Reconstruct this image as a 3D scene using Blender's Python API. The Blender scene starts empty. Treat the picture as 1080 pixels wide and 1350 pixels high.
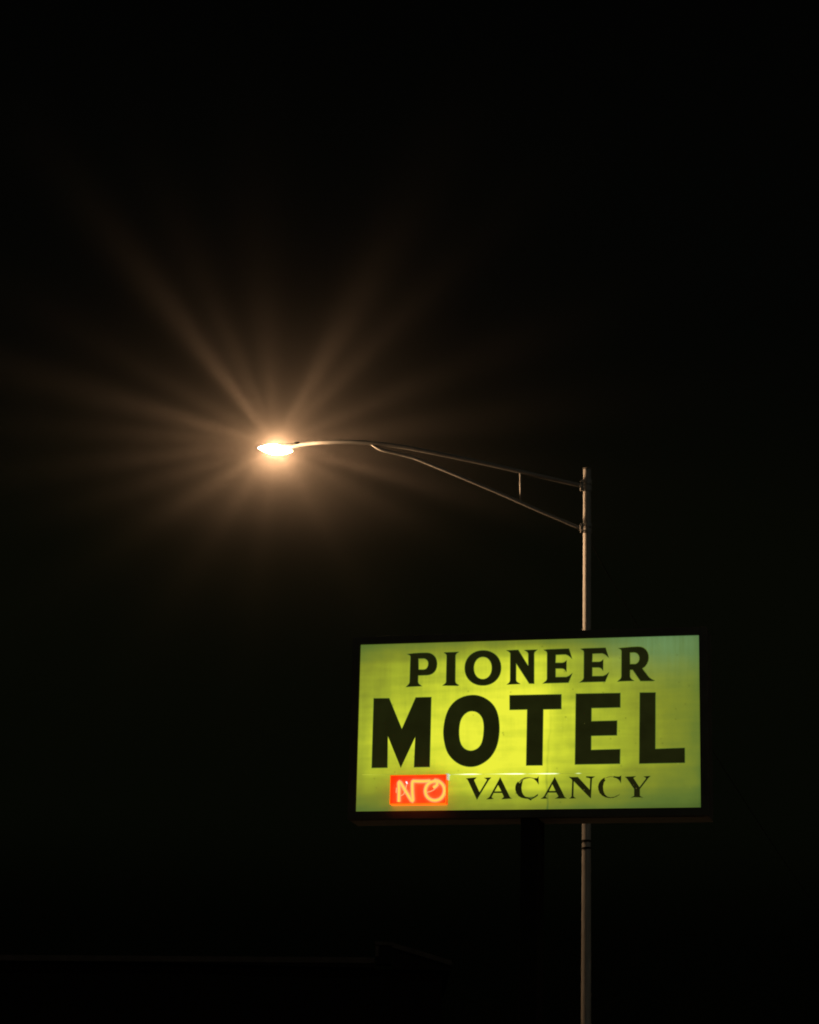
import bpy, bmesh, math, random
from mathutils import Vector, Matrix
random.seed(7)
scene = bpy.context.scene
COL = scene.collection
R = math.radians

# ---------------------------------------------------------------- helpers
def link(name, me, mat=None, parent=None):
    o = bpy.data.objects.new(name, me)
    COL.objects.link(o)
    if mat is not None and me is not None:
        me.materials.append(mat)
    if parent is not None:
        o.parent = parent
    return o

def from_bm(name, bm, mat, parent=None, smooth=False):
    me = bpy.data.meshes.new(name)
    bmesh.ops.recalc_face_normals(bm, faces=bm.faces)
    bm.to_mesh(me); bm.free()
    if smooth:
        for p in me.polygons:
            p.use_smooth = True
    return link(name, me, mat, parent)

def empty(name, loc, rz=0.0):
    o = bpy.data.objects.new(name, None)
    COL.objects.link(o)
    o.location = loc
    o.rotation_euler = (0, 0, rz)
    o.empty_display_size = 0.3
    return o

def tag(o, label, cat, group=None, kind=None):
    o['label'] = label
    if cat: o['category'] = cat
    if group: o['group'] = group
    if kind: o['kind'] = kind

def box(bm, x0, x1, y0, y1, z0, z1, bevel=0.0):
    r = bmesh.ops.create_cube(bm, size=1.0)
    vs = r['verts']
    for v in vs:
        v.co = Vector(((x0 + x1) / 2 + v.co.x * (x1 - x0), (y0 + y1) / 2 + v.co.y * (y1 - y0), (z0 + z1) / 2 + v.co.z * (z1 - z0)))
    if bevel > 0:
        es = list({e for v in vs for e in v.link_edges})
        bmesh.ops.bevel(bm, geom=es, offset=bevel, segments=2, affect='EDGES', profile=0.5)

def tube(bm, pts, rad, n=16, cap=True):
    """a round bar along pts; rad is a number or one per point"""
    pts = [Vector(p) for p in pts]
    rads = [rad] * len(pts) if not hasattr(rad, '__len__') else rad
    rings = []
    ref = None
    for i, p in enumerate(pts):
        a = pts[max(i - 1, 0)]; b = pts[min(i + 1, len(pts) - 1)]
        t = (b - a).normalized()
        if ref is None:
            ref = Vector((0, 1, 0)) if abs(t.y) < 0.9 else Vector((1, 0, 0))
        u = (ref - t * ref.dot(t)).normalized()
        ref = u
        w = t.cross(u)
        rings.append([bm.verts.new(p + (u * math.cos(2 * math.pi * k / n) + w * math.sin(2 * math.pi * k / n)) * rads[i]) for k in range(n)])
    for a, b in zip(rings, rings[1:]):
        for k in range(n):
            bm.faces.new((a[k], a[(k + 1) % n], b[(k + 1) % n], b[k]))
    if cap:
        bm.faces.new(rings[0][::-1]); bm.faces.new(rings[-1])

def catmull(pts, n=6):
    pts = [Vector(p) for p in pts]
    out = []
    for i in range(len(pts) - 1):
        p0 = pts[max(i - 1, 0)]; p1 = pts[i]; p2 = pts[i + 1]; p3 = pts[min(i + 2, len(pts) - 1)]
        for j in range(n):
            t = j / n
            out.append(0.5 * ((2 * p1) + (-p0 + p2) * t + (2 * p0 - 5 * p1 + 4 * p2 - p3) * t * t + (-p0 + 3 * p1 - 3 * p2 + p3) * t ** 3))
    out.append(pts[-1])
    return out

def ellipsoid(bm, c, r, rot=0.0, su=32, sv=16, point=1.0):
    q = bmesh.ops.create_uvsphere(bm, u_segments=su, v_segments=sv, radius=1.0)
    M = Matrix.Rotation(rot, 4, 'Y')
    for v in q['verts']:
        k = 1.0 - (1 - point) * abs(v.co.x) ** 2
        v.co = Vector(c) + M @ Vector((v.co.x * r[0], v.co.y * r[1] * k, v.co.z * r[2] * k))

# ---- materials
class NT:
    def __init__(s, tree):
        s.t = tree
        s.t.nodes.clear()
    def n(s, kind, **kw):
        nd = s.t.nodes.new(kind)
        ins = kw.pop('ins', {})
        for k, v in kw.items():
            setattr(nd, k, v)
        for k, v in ins.items():
            if isinstance(v, bpy.types.NodeSocket):
                s.t.links.new(v, nd.inputs[k])
            else:
                nd.inputs[k].default_value = v
        return nd
    def math(s, op, a, b=0.0, c=None, clamp=False):
        ins = {0: a, 1: b}
        if c is not None: ins[2] = c
        return s.n('ShaderNodeMath', operation=op, use_clamp=clamp, ins=ins).outputs[0]
    def ramp(s, fac, stops, interp='LINEAR'):
        nd = s.n('ShaderNodeValToRGB', ins={0: fac})
        cr = nd.color_ramp
        cr.interpolation = interp
        while len(cr.elements) > 1:
            cr.elements.remove(cr.elements[-1])
        for i, (p, c) in enumerate(stops):
            if not hasattr(c, '__len__'): c = (c, c, c)
            e = cr.elements[0] if i == 0 else cr.elements.new(p)
            e.position = p
            e.color = (*c, 1.0)
        return nd.outputs[0]
    def link(s, a, b):
        s.t.links.new(a, b)

def new_mat(name):
    m = bpy.data.materials.new(name)
    m.use_nodes = True
    return m, NT(m.node_tree)

def surf_mat(name, col, rough=0.6, metal=0.0, var=0.25, scale=6.0, bump=0.0, col2=None, stretch=(1, 1, 1)):
    m, t = new_mat(name)
    tc = t.n('ShaderNodeTexCoord')
    mp = t.n('ShaderNodeMapping', ins={'Vector': tc.outputs['Object'], 'Scale': stretch})
    nz = t.n('ShaderNodeTexNoise', ins={'Vector': mp.outputs[0], 'Scale': scale, 'Detail': 8.0, 'Roughness': 0.65})
    c2 = col2 or tuple(c * (1 - var) for c in col)
    base = t.ramp(nz.outputs[0], [(0.3, c2), (0.7, col)])
    rg = t.math('ADD', t.math('MULTIPLY', nz.outputs[0], 0.25), rough - 0.12, clamp=True)
    b = t.n('ShaderNodeBsdfPrincipled', ins={'Base Color': base, 'Roughness': rg, 'Metallic': metal, 'Specular IOR Level': 0.04 if rough >= .88 else 0.4})
    if bump:
        bp = t.n('ShaderNodeBump', ins={'Height': nz.outputs[0], 'Strength': bump, 'Distance': 0.02})
        t.link(bp.outputs[0], b.inputs['Normal'])
    o = t.n('ShaderNodeOutputMaterial')
    t.link(b.outputs[0], o.inputs[0])
    return m

def grown(lp, hole, g):
    """a 2-D loop grown outwards by g metres (a hole shrinks)"""
    n = len(lp)
    area = sum(lp[i][0] * lp[(i + 1) % n][1] - lp[(i + 1) % n][0] * lp[i][1] for i in range(n))
    sg = (1 if area > 0 else -1) * (-1 if hole else 1)
    out = []
    for i in range(n):
        a, b, c = Vector(lp[i - 1]), Vector(lp[i]), Vector(lp[(i + 1) % n])
        d1 = (b - a); d2 = (c - b)
        if d1.length < 1e-6 or d2.length < 1e-6: out.append(tuple(b)); continue
        d1.normalize(); d2.normalize()
        n1 = Vector((d1.y, -d1.x)); n2 = Vector((d2.y, -d2.x))
        m = n1 + n2
        if m.length < .35: m = m + d1 * .5
        m.normalize()
        k = min(1.6, 1.0 / max(m.dot(n1), .3))
        out.append(tuple(b + m * sg * g * k))
    return out

def smooth_shape(bm, loops, y):
    """fill 2-D loops (outer + holes, in face metres) as flat faces at depth y"""
    edges = []
    for lp in loops:
        pts = []
        for p in lp:
            if not pts or (abs(p[0] - pts[-1][0]) + abs(p[1] - pts[-1][1])) > 1e-5:
                pts.append(p)
        vs = [bm.verts.new((u, y, v)) for u, v in pts]
        for a, b in zip(vs, vs[1:] + vs[:1]):
            edges.append(bm.edges.new((a, b)))
    bmesh.ops.triangle_fill(bm, use_beauty=True, use_dissolve=False, edges=edges)

M = {}
M['galv'] = surf_mat('galvanised_steel', (0.205, 0.205, 0.20), 0.6, 0.1, 0.5, 9.0, 0.15, stretch=(1, 1, 0.25))
M['arm'] = surf_mat('arm_steel', (0.165, 0.165, 0.16), 0.6, 0.1, 0.3, 6.0, 0.1)
M['head'] = surf_mat('cast_housing', (0.07, 0.068, 0.06), 0.8, 0.0, 0.25, 9.0)
M['cab'] = surf_mat('painted_sheet_metal', (0.060, 0.056, 0.040), 0.7, 0.0, 0.5, 3.0, 0.1)
M['under'] = surf_mat('weathered_underside', (0.12, 0.115, 0.085), 0.8, 0.0, 0.7, 2.5, 0.3, stretch=(0.35, 4, 1))
M['post'] = surf_mat('black_post', (0.010, 0.010, 0.008), 0.9, 0.0, 0.4, 4.0)
M['asphalt'] = surf_mat('asphalt', (0.062, 0.060, 0.058), 0.9, 0.0, 0.4, 1.2, 0.4)
M['concrete'] = surf_mat('concrete', (0.30, 0.29, 0.27), 0.85, 0.0, 0.3, 2.0, 0.3)
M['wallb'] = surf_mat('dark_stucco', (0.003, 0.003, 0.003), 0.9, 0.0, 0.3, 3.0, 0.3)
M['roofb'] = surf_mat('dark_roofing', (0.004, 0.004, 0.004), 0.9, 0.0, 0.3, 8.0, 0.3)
M['trim'] = surf_mat('faded_trim', (0.026, 0.026, 0.025), 0.9, 0.0, 0.5, 4.0)
M['darkglass'] = surf_mat('unlit_glass', (0.004, 0.004, 0.004), 0.5, 0.0, 0.2, 2.0)
M['cable'] = surf_mat('cable_rubber', (0.010, 0.010, 0.009), 0.9, 0.0, 0.2, 20.0)
M['paint'] = surf_mat('road_paint', (0.62, 0.60, 0.52), 0.8, 0.0, 0.4, 5.0)

# outlines of the lettering, in metres on the sign face (x right, z up)
PAINTED = [('P',[[(0.5288,1.7301),(0.6053,1.7349),(0.6747,1.7374),(0.7442,1.7364),(0.766,1.7349),(0.7895,1.7291),(0.8141,1.7164),(0.8336,1.6994),(0.8497,1.6774),(0.8607,1.6487),(0.8659,1.614),(0.8625,1.5754),(0.8528,1.5455),(0.8361,1.5226),(0.8149,1.5051),(0.7866,1.4938),(0.759,1.4902),(0.6568,1.4893),(0.656,1.417),(0.6599,1.4023),(0.668,1.39),(0.6821,1.3785),(0.6997,1.3678),(0.5412,1.3664),(0.5282,1.3641),(0.5435,1.3767),(0.5562,1.3893),(0.5645,1.4046),(0.5675,1.4208),(0.5697,1.697),(0.5659,1.71),(0.5578,1.7198),(0.5446,1.7253)],[(0.6554,1.6774),(0.7197,1.6774),(0.7389,1.6717),(0.7565,1.6592),(0.7682,1.6416),(0.7731,1.6208),(0.7711,1.5967),(0.763,1.5736),(0.7495,1.5567),(0.7332,1.5502),(0.7169,1.5472),(0.6596,1.5495)]]),('I',[[(0.9348,1.7399),(0.9565,1.735),(1.0731,1.7361),(1.1093,1.7386),(1.0922,1.7296),(1.0795,1.7179),(1.0721,1.7008),(1.0708,1.6819),(1.0723,1.4155),(1.0761,1.3982),(1.0849,1.3852),(1.0981,1.3746),(1.1128,1.3691),(1.1026,1.3651),(0.9389,1.369),(0.9559,1.3797),(0.9703,1.3922),(0.9768,1.4092),(0.9772,1.6973),(0.9726,1.7121),(0.9628,1.7236),(0.9496,1.7326)]]),('O',[[(1.5791,1.548),(1.578,1.5243),(1.5745,1.5024),(1.5687,1.4817),(1.5606,1.4621),(1.5503,1.4438),(1.538,1.427),(1.5237,1.4119),(1.5077,1.3985),(1.49,1.387),(1.4709,1.3775),(1.4504,1.3701),(1.4288,1.365),(1.4061,1.3621),(1.3815,1.3616),(1.3568,1.3633),(1.334,1.3673),(1.3123,1.3735),(1.2918,1.3818),(1.2725,1.3922),(1.2547,1.4046),(1.2385,1.4188),(1.224,1.4347),(1.2115,1.4522),(1.2011,1.471),(1.1928,1.491),(1.1868,1.5122),(1.1831,1.5343),(1.1817,1.5582),(1.1828,1.5821),(1.1863,1.6041),(1.1921,1.6249),(1.2001,1.6446),(1.2104,1.6629),(1.2228,1.6798),(1.2371,1.6951),(1.2532,1.7086),(1.271,1.7201),(1.2902,1.7296),(1.3108,1.737),(1.3325,1.7421),(1.3554,1.7449),(1.3801,1.7454),(1.4048,1.7436),(1.4277,1.7395),(1.4494,1.7332),(1.47,1.7248),(1.4892,1.7142),(1.507,1.7017),(1.5231,1.6874),(1.5375,1.6715),(1.5499,1.654),(1.5603,1.6351),(1.5684,1.6151),(1.5743,1.594),(1.5779,1.5719)],[(1.4834,1.5488),(1.4826,1.5306),(1.4802,1.5139),(1.4761,1.4982),(1.4704,1.4836),(1.4632,1.4702),(1.4546,1.4583),(1.4448,1.448),(1.4338,1.4394),(1.4218,1.4327),(1.4089,1.4279),(1.3953,1.4252),(1.3804,1.4245),(1.3655,1.4259),(1.3519,1.4293),(1.3389,1.4347),(1.3269,1.4421),(1.3158,1.4512),(1.3059,1.462),(1.2972,1.4744),(1.2899,1.4881),(1.2841,1.503),(1.2799,1.5189),(1.2773,1.5358),(1.2763,1.5541),(1.2771,1.5724),(1.2795,1.5891),(1.2836,1.6049),(1.2893,1.6195),(1.2965,1.6329),(1.3051,1.6449),(1.315,1.6552),(1.326,1.6638),(1.338,1.6706),(1.3509,1.6753),(1.3646,1.6781),(1.3795,1.6787),(1.3944,1.6773),(1.4081,1.6738),(1.4211,1.6684),(1.4331,1.661),(1.4442,1.6518),(1.4541,1.6409),(1.4628,1.6286),(1.47,1.6148),(1.4758,1.5999),(1.48,1.584),(1.4825,1.5671)]]),('N',[[(1.6416,1.7413),(1.6827,1.7385),(1.768,1.7405),(1.8744,1.5648),(1.8863,1.5653),(1.8845,1.6962),(1.8775,1.7135),(1.8637,1.7259),(1.8397,1.7377),(1.8661,1.7361),(1.9784,1.739),(1.9624,1.7283),(1.9489,1.715),(1.9424,1.6972),(1.9449,1.3687),(1.8966,1.3699),(1.7549,1.5909),(1.7488,1.5988),(1.7447,1.5912),(1.7457,1.4076),(1.7519,1.3904),(1.7691,1.3772),(1.7914,1.3656),(1.6528,1.363),(1.6713,1.3753),(1.6822,1.3879),(1.6878,1.4073),(1.6858,1.7041),(1.6787,1.7197),(1.664,1.7313)]]),('E',[[(2.0437,1.7384),(2.0862,1.7372),(2.3258,1.7392),(2.3605,1.6317),(2.3426,1.6517),(2.3197,1.6694),(2.2917,1.6812),(2.2562,1.6813),(2.1817,1.6799),(2.1785,1.5853),(2.2572,1.5833),(2.2807,1.5903),(2.3,1.6077),(2.3003,1.4895),(2.2874,1.5093),(2.273,1.5208),(2.2535,1.5264),(2.18,1.5282),(2.1802,1.4279),(2.3009,1.4266),(2.3344,1.4402),(2.3645,1.4675),(2.3225,1.3693),(2.0735,1.3693),(2.0456,1.3649),(2.0692,1.3796),(2.0851,1.3945),(2.0925,1.413),(2.0917,1.6986),(2.0865,1.7133),(2.0761,1.7238),(2.0608,1.7319)]]),('E',[[(2.4459,1.7383),(2.488,1.7371),(2.726,1.7391),(2.7601,1.6319),(2.7424,1.6519),(2.7197,1.6695),(2.6919,1.6813),(2.6567,1.6814),(2.5827,1.68),(2.5791,1.5858),(2.6572,1.5837),(2.6807,1.5907),(2.6999,1.6081),(2.6997,1.4902),(2.687,1.51),(2.6727,1.5214),(2.6534,1.527),(2.5804,1.5288),(2.5802,1.4288),(2.7,1.4276),(2.7334,1.4411),(2.7634,1.4683),(2.7213,1.3704),(2.474,1.3705),(2.4463,1.3661),(2.4697,1.3807),(2.4856,1.3956),(2.493,1.414),(2.4934,1.6986),(2.4882,1.7132),(2.478,1.7238),(2.4628,1.7318)]]),('R',[[(2.8577,1.7338),(2.8996,1.7326),(2.9999,1.7384),(3.075,1.7397),(3.1084,1.7362),(3.1376,1.7252),(3.1626,1.7042),(3.1793,1.6775),(3.1885,1.6459),(3.1902,1.6121),(3.1852,1.5809),(3.1719,1.5508),(3.152,1.5243),(3.1212,1.5015),(3.1878,1.4096),(3.2085,1.3897),(3.2293,1.3766),(3.2558,1.3667),(3.2334,1.3647),(3.1048,1.367),(3.0213,1.4914),(2.9897,1.4922),(2.9882,1.4187),(2.9941,1.4),(3.0091,1.3828),(3.0341,1.3695),(2.8841,1.3707),(2.8575,1.3662),(2.8774,1.381),(2.8941,1.3974),(2.9007,1.4192),(2.9014,1.6961),(2.8963,1.7132),(2.8828,1.7246)],[(2.9892,1.681),(3.0334,1.6823),(3.0543,1.6783),(3.0735,1.6668),(3.0877,1.6486),(3.0952,1.623),(3.0944,1.5977),(3.0853,1.5751),(3.0712,1.5602),(3.052,1.5497),(2.9895,1.5505)]]),('M',[[(0.1664,1.2408),(0.3365,1.2378),(0.4892,0.891),(0.6393,1.2394),(0.808,1.2393),(0.806,0.4774),(0.6385,0.4774),(0.6419,0.8119),(0.4875,0.4761),(0.3334,0.8262),(0.3351,0.4768),(0.1653,0.4767)]]),('O',[[(1.2691,1.2512),(1.2392,1.2495),(1.2072,1.2451),(1.1759,1.2375),(1.1454,1.2266),(1.1156,1.2125),(1.0879,1.1948),(1.0625,1.1728),(1.0393,1.1471),(1.0193,1.1191),(1.003,1.0886),(0.99,1.0557),(0.9793,1.0223),(0.9711,0.9881),(0.9652,0.9534),(0.961,0.9207),(0.9581,0.8919),(0.9568,0.8652),(0.9573,0.8374),(0.9597,0.8072),(0.9639,0.7759),(0.9697,0.7447),(0.9771,0.7129),(0.9862,0.6812),(0.997,0.6519),(1.0096,0.6265),(1.0241,0.6035),(1.0405,0.5821),(1.0596,0.5616),(1.0807,0.5426),(1.1023,0.5259),(1.1236,0.5117),(1.1453,0.4998),(1.1681,0.4899),(1.1922,0.4821),(1.2172,0.4763),(1.2427,0.4731),(1.2686,0.4725),(1.295,0.4743),(1.3214,0.4792),(1.3476,0.4871),(1.3738,0.498),(1.3994,0.5118),(1.4248,0.5285),(1.4497,0.548),(1.4724,0.5701),(1.4927,0.5953),(1.511,0.623),(1.5264,0.6517),(1.5386,0.6811),(1.5479,0.7115),(1.5554,0.7431),(1.5612,0.7767),(1.5651,0.8113),(1.5676,0.844),(1.5686,0.8727),(1.568,0.8993),(1.5662,0.927),(1.5631,0.9576),(1.5587,0.9894),(1.5526,1.0196),(1.5447,1.0476),(1.535,1.074),(1.5234,1.0988),(1.5094,1.122),(1.4933,1.1434),(1.4758,1.1629),(1.4567,1.1804),(1.4361,1.196),(1.4144,1.2097),(1.3918,1.2218),(1.3681,1.2321),(1.344,1.2401),(1.32,1.2462),(1.2956,1.25)],[(1.2631,1.0813),(1.247,1.0803),(1.2317,1.0771),(1.2167,1.0712),(1.2013,1.0621),(1.1862,1.0504),(1.1726,1.0368),(1.1607,1.0216),(1.1503,1.0046),(1.1419,0.9865),(1.1357,0.9677),(1.1315,0.9479),(1.1282,0.9266),(1.1254,0.9033),(1.1236,0.8785),(1.1232,0.8527),(1.1245,0.8249),(1.1272,0.7961),(1.1315,0.7694),(1.1373,0.7456),(1.1447,0.7239),(1.1543,0.7044),(1.1666,0.687),(1.1811,0.6718),(1.1971,0.6594),(1.2152,0.6501),(1.2348,0.6436),(1.2533,0.64),(1.2695,0.6397),(1.2847,0.6421),(1.2996,0.6466),(1.3148,0.6526),(1.3298,0.6605),(1.3436,0.6706),(1.3562,0.6831),(1.3675,0.6977),(1.3771,0.7142),(1.3845,0.7323),(1.3901,0.7522),(1.3946,0.7737),(1.3982,0.7971),(1.4008,0.8222),(1.4025,0.8472),(1.4038,0.872),(1.4042,0.8967),(1.403,0.921),(1.3999,0.9454),(1.3951,0.9693),(1.3887,0.9907),(1.3807,1.0085),(1.3711,1.0237),(1.3599,1.0375),(1.3469,1.0505),(1.3322,1.062),(1.3164,1.0709),(1.2991,1.0768),(1.2807,1.0802)]]),('T',[[(1.6835,1.2389),(2.2438,1.2371),(2.2444,1.0823),(2.0469,1.0838),(2.0423,0.4756),(1.8727,0.4766),(1.8782,1.0856),(1.6859,1.0861)]]),('E',[[(2.4077,1.2398),(2.8834,1.2374),(2.8828,1.0859),(2.5722,1.0853),(2.5708,0.9363),(2.8483,0.9379),(2.8453,0.7849),(2.5694,0.7841),(2.5681,0.6262),(2.8808,0.6291),(2.8778,0.4783),(2.4008,0.4789)]]),('L',[[(3.0975,1.2373),(3.2627,1.2347),(3.2566,0.6261),(3.5693,0.6325),(3.5688,0.4765),(3.0891,0.476)]])]
VACANCY = [('V',[[(1.207,0.3471),(1.2384,0.3425),(1.2938,0.3465),(1.3229,0.3501),(1.3113,0.3394),(1.299,0.3327),(1.3,0.3155),(1.3628,0.1847),(1.4455,0.3202),(1.4467,0.3305),(1.4341,0.3382),(1.4034,0.3489),(1.4395,0.3443),(1.4844,0.3477),(1.4708,0.3356),(1.4579,0.3221),(1.3652,0.1676),(1.3365,0.1154),(1.2388,0.3213),(1.2281,0.3365)]]),('A',[[(1.5868,0.3455),(1.688,0.1428),(1.6971,0.127),(1.7138,0.1207),(1.6574,0.1194),(1.5975,0.1147),(1.6194,0.1246),(1.6323,0.1354),(1.6308,0.1449),(1.6115,0.1847),(1.5156,0.186),(1.4929,0.142),(1.4973,0.1263),(1.5278,0.117),(1.485,0.1196),(1.4422,0.1168),(1.4628,0.1267),(1.4777,0.1402),(1.5768,0.3217)],[(1.5652,0.274),(1.6079,0.195),(1.5203,0.1941)]]),('C',[[(2.003,0.3501),(2.0055,0.2699),(1.9922,0.295),(1.9783,0.3119),(1.9575,0.3266),(1.9689,0.3317),(1.9918,0.3306)],[(1.7823,0.2959),(1.7956,0.2775),(1.8055,0.2834),(1.834,0.3163),(1.8209,0.2711),(1.8161,0.2333),(1.8221,0.1878),(1.8378,0.1559),(1.861,0.1344),(1.8901,0.128),(1.9299,0.1109),(1.9224,0.1004),(1.8917,0.1182),(1.8612,0.1208),(1.823,0.1289),(1.7922,0.1467),(1.7688,0.1772),(1.7568,0.2152),(1.757,0.2493),(1.7658,0.2757)],[(1.9313,0.1177),(1.96,0.1331),(1.9977,0.1613),(1.9948,0.1492),(1.9692,0.1315),(1.9352,0.1131)]]),('A',[[(2.1796,0.3399),(2.2787,0.1401),(2.2887,0.1227),(2.3077,0.1142),(2.2411,0.1151),(2.1866,0.1143),(2.2107,0.1237),(2.225,0.1371),(2.1988,0.1804),(2.1062,0.1816),(2.0793,0.1375),(2.0871,0.1224),(2.1176,0.1137),(2.0743,0.1165),(2.0333,0.1148),(2.0552,0.1258),(2.0702,0.1407),(2.1692,0.3189)],[(2.1537,0.2738),(2.1949,0.1917),(2.1137,0.1913)]]),('N',[[(2.3374,0.342),(2.364,0.3371),(2.4283,0.3369),(2.5592,0.1964),(2.5659,0.3242),(2.5477,0.332),(2.522,0.3377),(2.522,0.343),(2.5688,0.3408),(2.6095,0.3424),(2.5952,0.3351),(2.5787,0.3263),(2.5739,0.2601),(2.5689,0.113),(2.5552,0.1252),(2.3862,0.3005),(2.3817,0.2968),(2.3794,0.135),(2.3923,0.1198),(2.4188,0.1105),(2.3735,0.1141),(2.3282,0.1117),(2.3546,0.1203),(2.365,0.1352),(2.3726,0.3045),(2.3641,0.3197),(2.3496,0.3328)]]),('C',[[(2.8916,0.3448),(2.8904,0.2698),(2.8828,0.2909),(2.8663,0.3107),(2.8399,0.3268),(2.8136,0.3333),(2.8158,0.34),(2.8474,0.335),(2.8737,0.3346)],[(2.7316,0.333),(2.7159,0.3144),(2.7303,0.3044),(2.7109,0.2769),(2.7021,0.2357),(2.7061,0.1906),(2.7205,0.1529),(2.747,0.1286),(2.7808,0.1206),(2.8183,0.1254),(2.8557,0.1421),(2.8856,0.1574),(2.8781,0.1455),(2.8482,0.125),(2.8108,0.1105),(2.7733,0.108),(2.7283,0.1154),(2.6906,0.1346),(2.6603,0.165),(2.6466,0.2027),(2.6433,0.2366),(2.6537,0.274),(2.6746,0.3038),(2.7008,0.3259)]]),('Y',[[(2.9277,0.3383),(2.9524,0.3334),(3.0124,0.3347),(3.0483,0.3402),(3.0304,0.33),(3.0199,0.3211),(3.0874,0.2167),(3.162,0.313),(3.1575,0.325),(3.1268,0.3397),(3.1657,0.3354),(3.2023,0.3386),(3.1881,0.3283),(3.1754,0.315),(3.0897,0.204),(3.0898,0.1292),(3.1025,0.1201),(3.1338,0.1077),(3.095,0.1164),(3.0278,0.1188),(2.9875,0.1097),(3.0166,0.1205),(3.033,0.13),(3.0336,0.2048),(2.9615,0.313),(2.9465,0.3275)]])]
WORN = [[(1.962,0.3356),(1.9039,0.3471),(1.8542,0.3448),(1.8163,0.3257),(1.7915,0.2957),(1.7977,0.2903),(1.8318,0.3148),(1.8659,0.3295),(1.9116,0.3379),(1.956,0.3266)],[(2.8158,0.34),(2.7722,0.3429),(2.7346,0.333),(2.7332,0.324),(2.7722,0.3346),(2.8136,0.3333)]]
TUBE_N= [(0.4686, 0.1087), (0.4683, 0.2188), (0.47, 0.3272), (0.5452, 0.2177), (0.621, 0.1113), (0.6163, 0.2167), (0.6139, 0.3085), (0.6245, 0.3304), (0.6545, 0.329), (0.7387, 0.3269), (0.8133, 0.3294)]
TUBE_O= [(0.8133, 0.3294), (0.8551, 0.3361), (0.8972, 0.3291), (0.9398, 0.2991), (0.9659, 0.2576), (0.9699, 0.2072), (0.9523, 0.1618), (0.9159, 0.1285), (0.865, 0.1173), (0.8182, 0.1298), (0.7782, 0.1641), (0.7602, 0.2147), (0.7683, 0.265), (0.7954, 0.3013), (0.8368, 0.3217), (0.8741, 0.323), (0.8904, 0.3044), (0.8817, 0.2789), (0.8477, 0.2574)]
TAIL1= [(0.5545, 0.2892), (0.5402, 0.227), (0.5226, 0.1859), (0.4904, 0.168)]
TAIL2= [(0.7838, 0.2034), (0.8255, 0.2138), (0.8623, 0.2334), (0.8939, 0.2723)]
TAIL0= [(0.441, 0.2559), (0.4398, 0.2008)]

# ---- lighting levels
LAMP_POWER = 3400.0
BASE_UP = .34
# beams added to imitate the lamp's lens-flare rays: (right, down, sharpness, strength)
FLARE_BEAMS = [(-192, -253, 330, 5.6), (-120, -260, 260, 1.6), (-30, -250, 160, .9), (138, -293, 150, 2.2), (190, -230, 300, 2.0), (250, -130, 300, 1.7), (-250, -150, 300, 1.5), (-262, -80, 320, 4.8), (-270, -25, 360, 3.2), (-270, 25, 320, 4.0), (-250, 75, 300, 2.6), (338, 72, 380, 6.4), (300, 15, 280, 2.8), (250, 130, 260, 1.8), (-192, 127, 220, 2.6), (-120, 190, 200, 1.6), (-20, 200, 160, 1.1), (120, 190, 200, 1.3), (260, -50, 260, 2.2)]
HAZE = .0118
HAZE_CORE = .030
HAZE_R = 1.4
SKY = .00005
FILL_SUN = .15
FRONT_SHARE = .085

# ================================================================ THE SIGN
SW, SH = 3.7324, 1.8488                       # lit face, metres
SIGN_C = Vector((1.3115, 25.0, 6.2765))       # centre of the lit face
YAW = R(-13.414)
sign = empty('motel_sign', (SIGN_C.x, SIGN_C.y, 0.0), YAW)
tag(sign, 'lit yellow motel sign with black lettering and a small red neon box', 'sign')
Z0 = SIGN_C.z - SH / 2
def on_face(o):                               # face coordinates -> sign
    o.location = (-SW / 2, 0, Z0)
    return o

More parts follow.
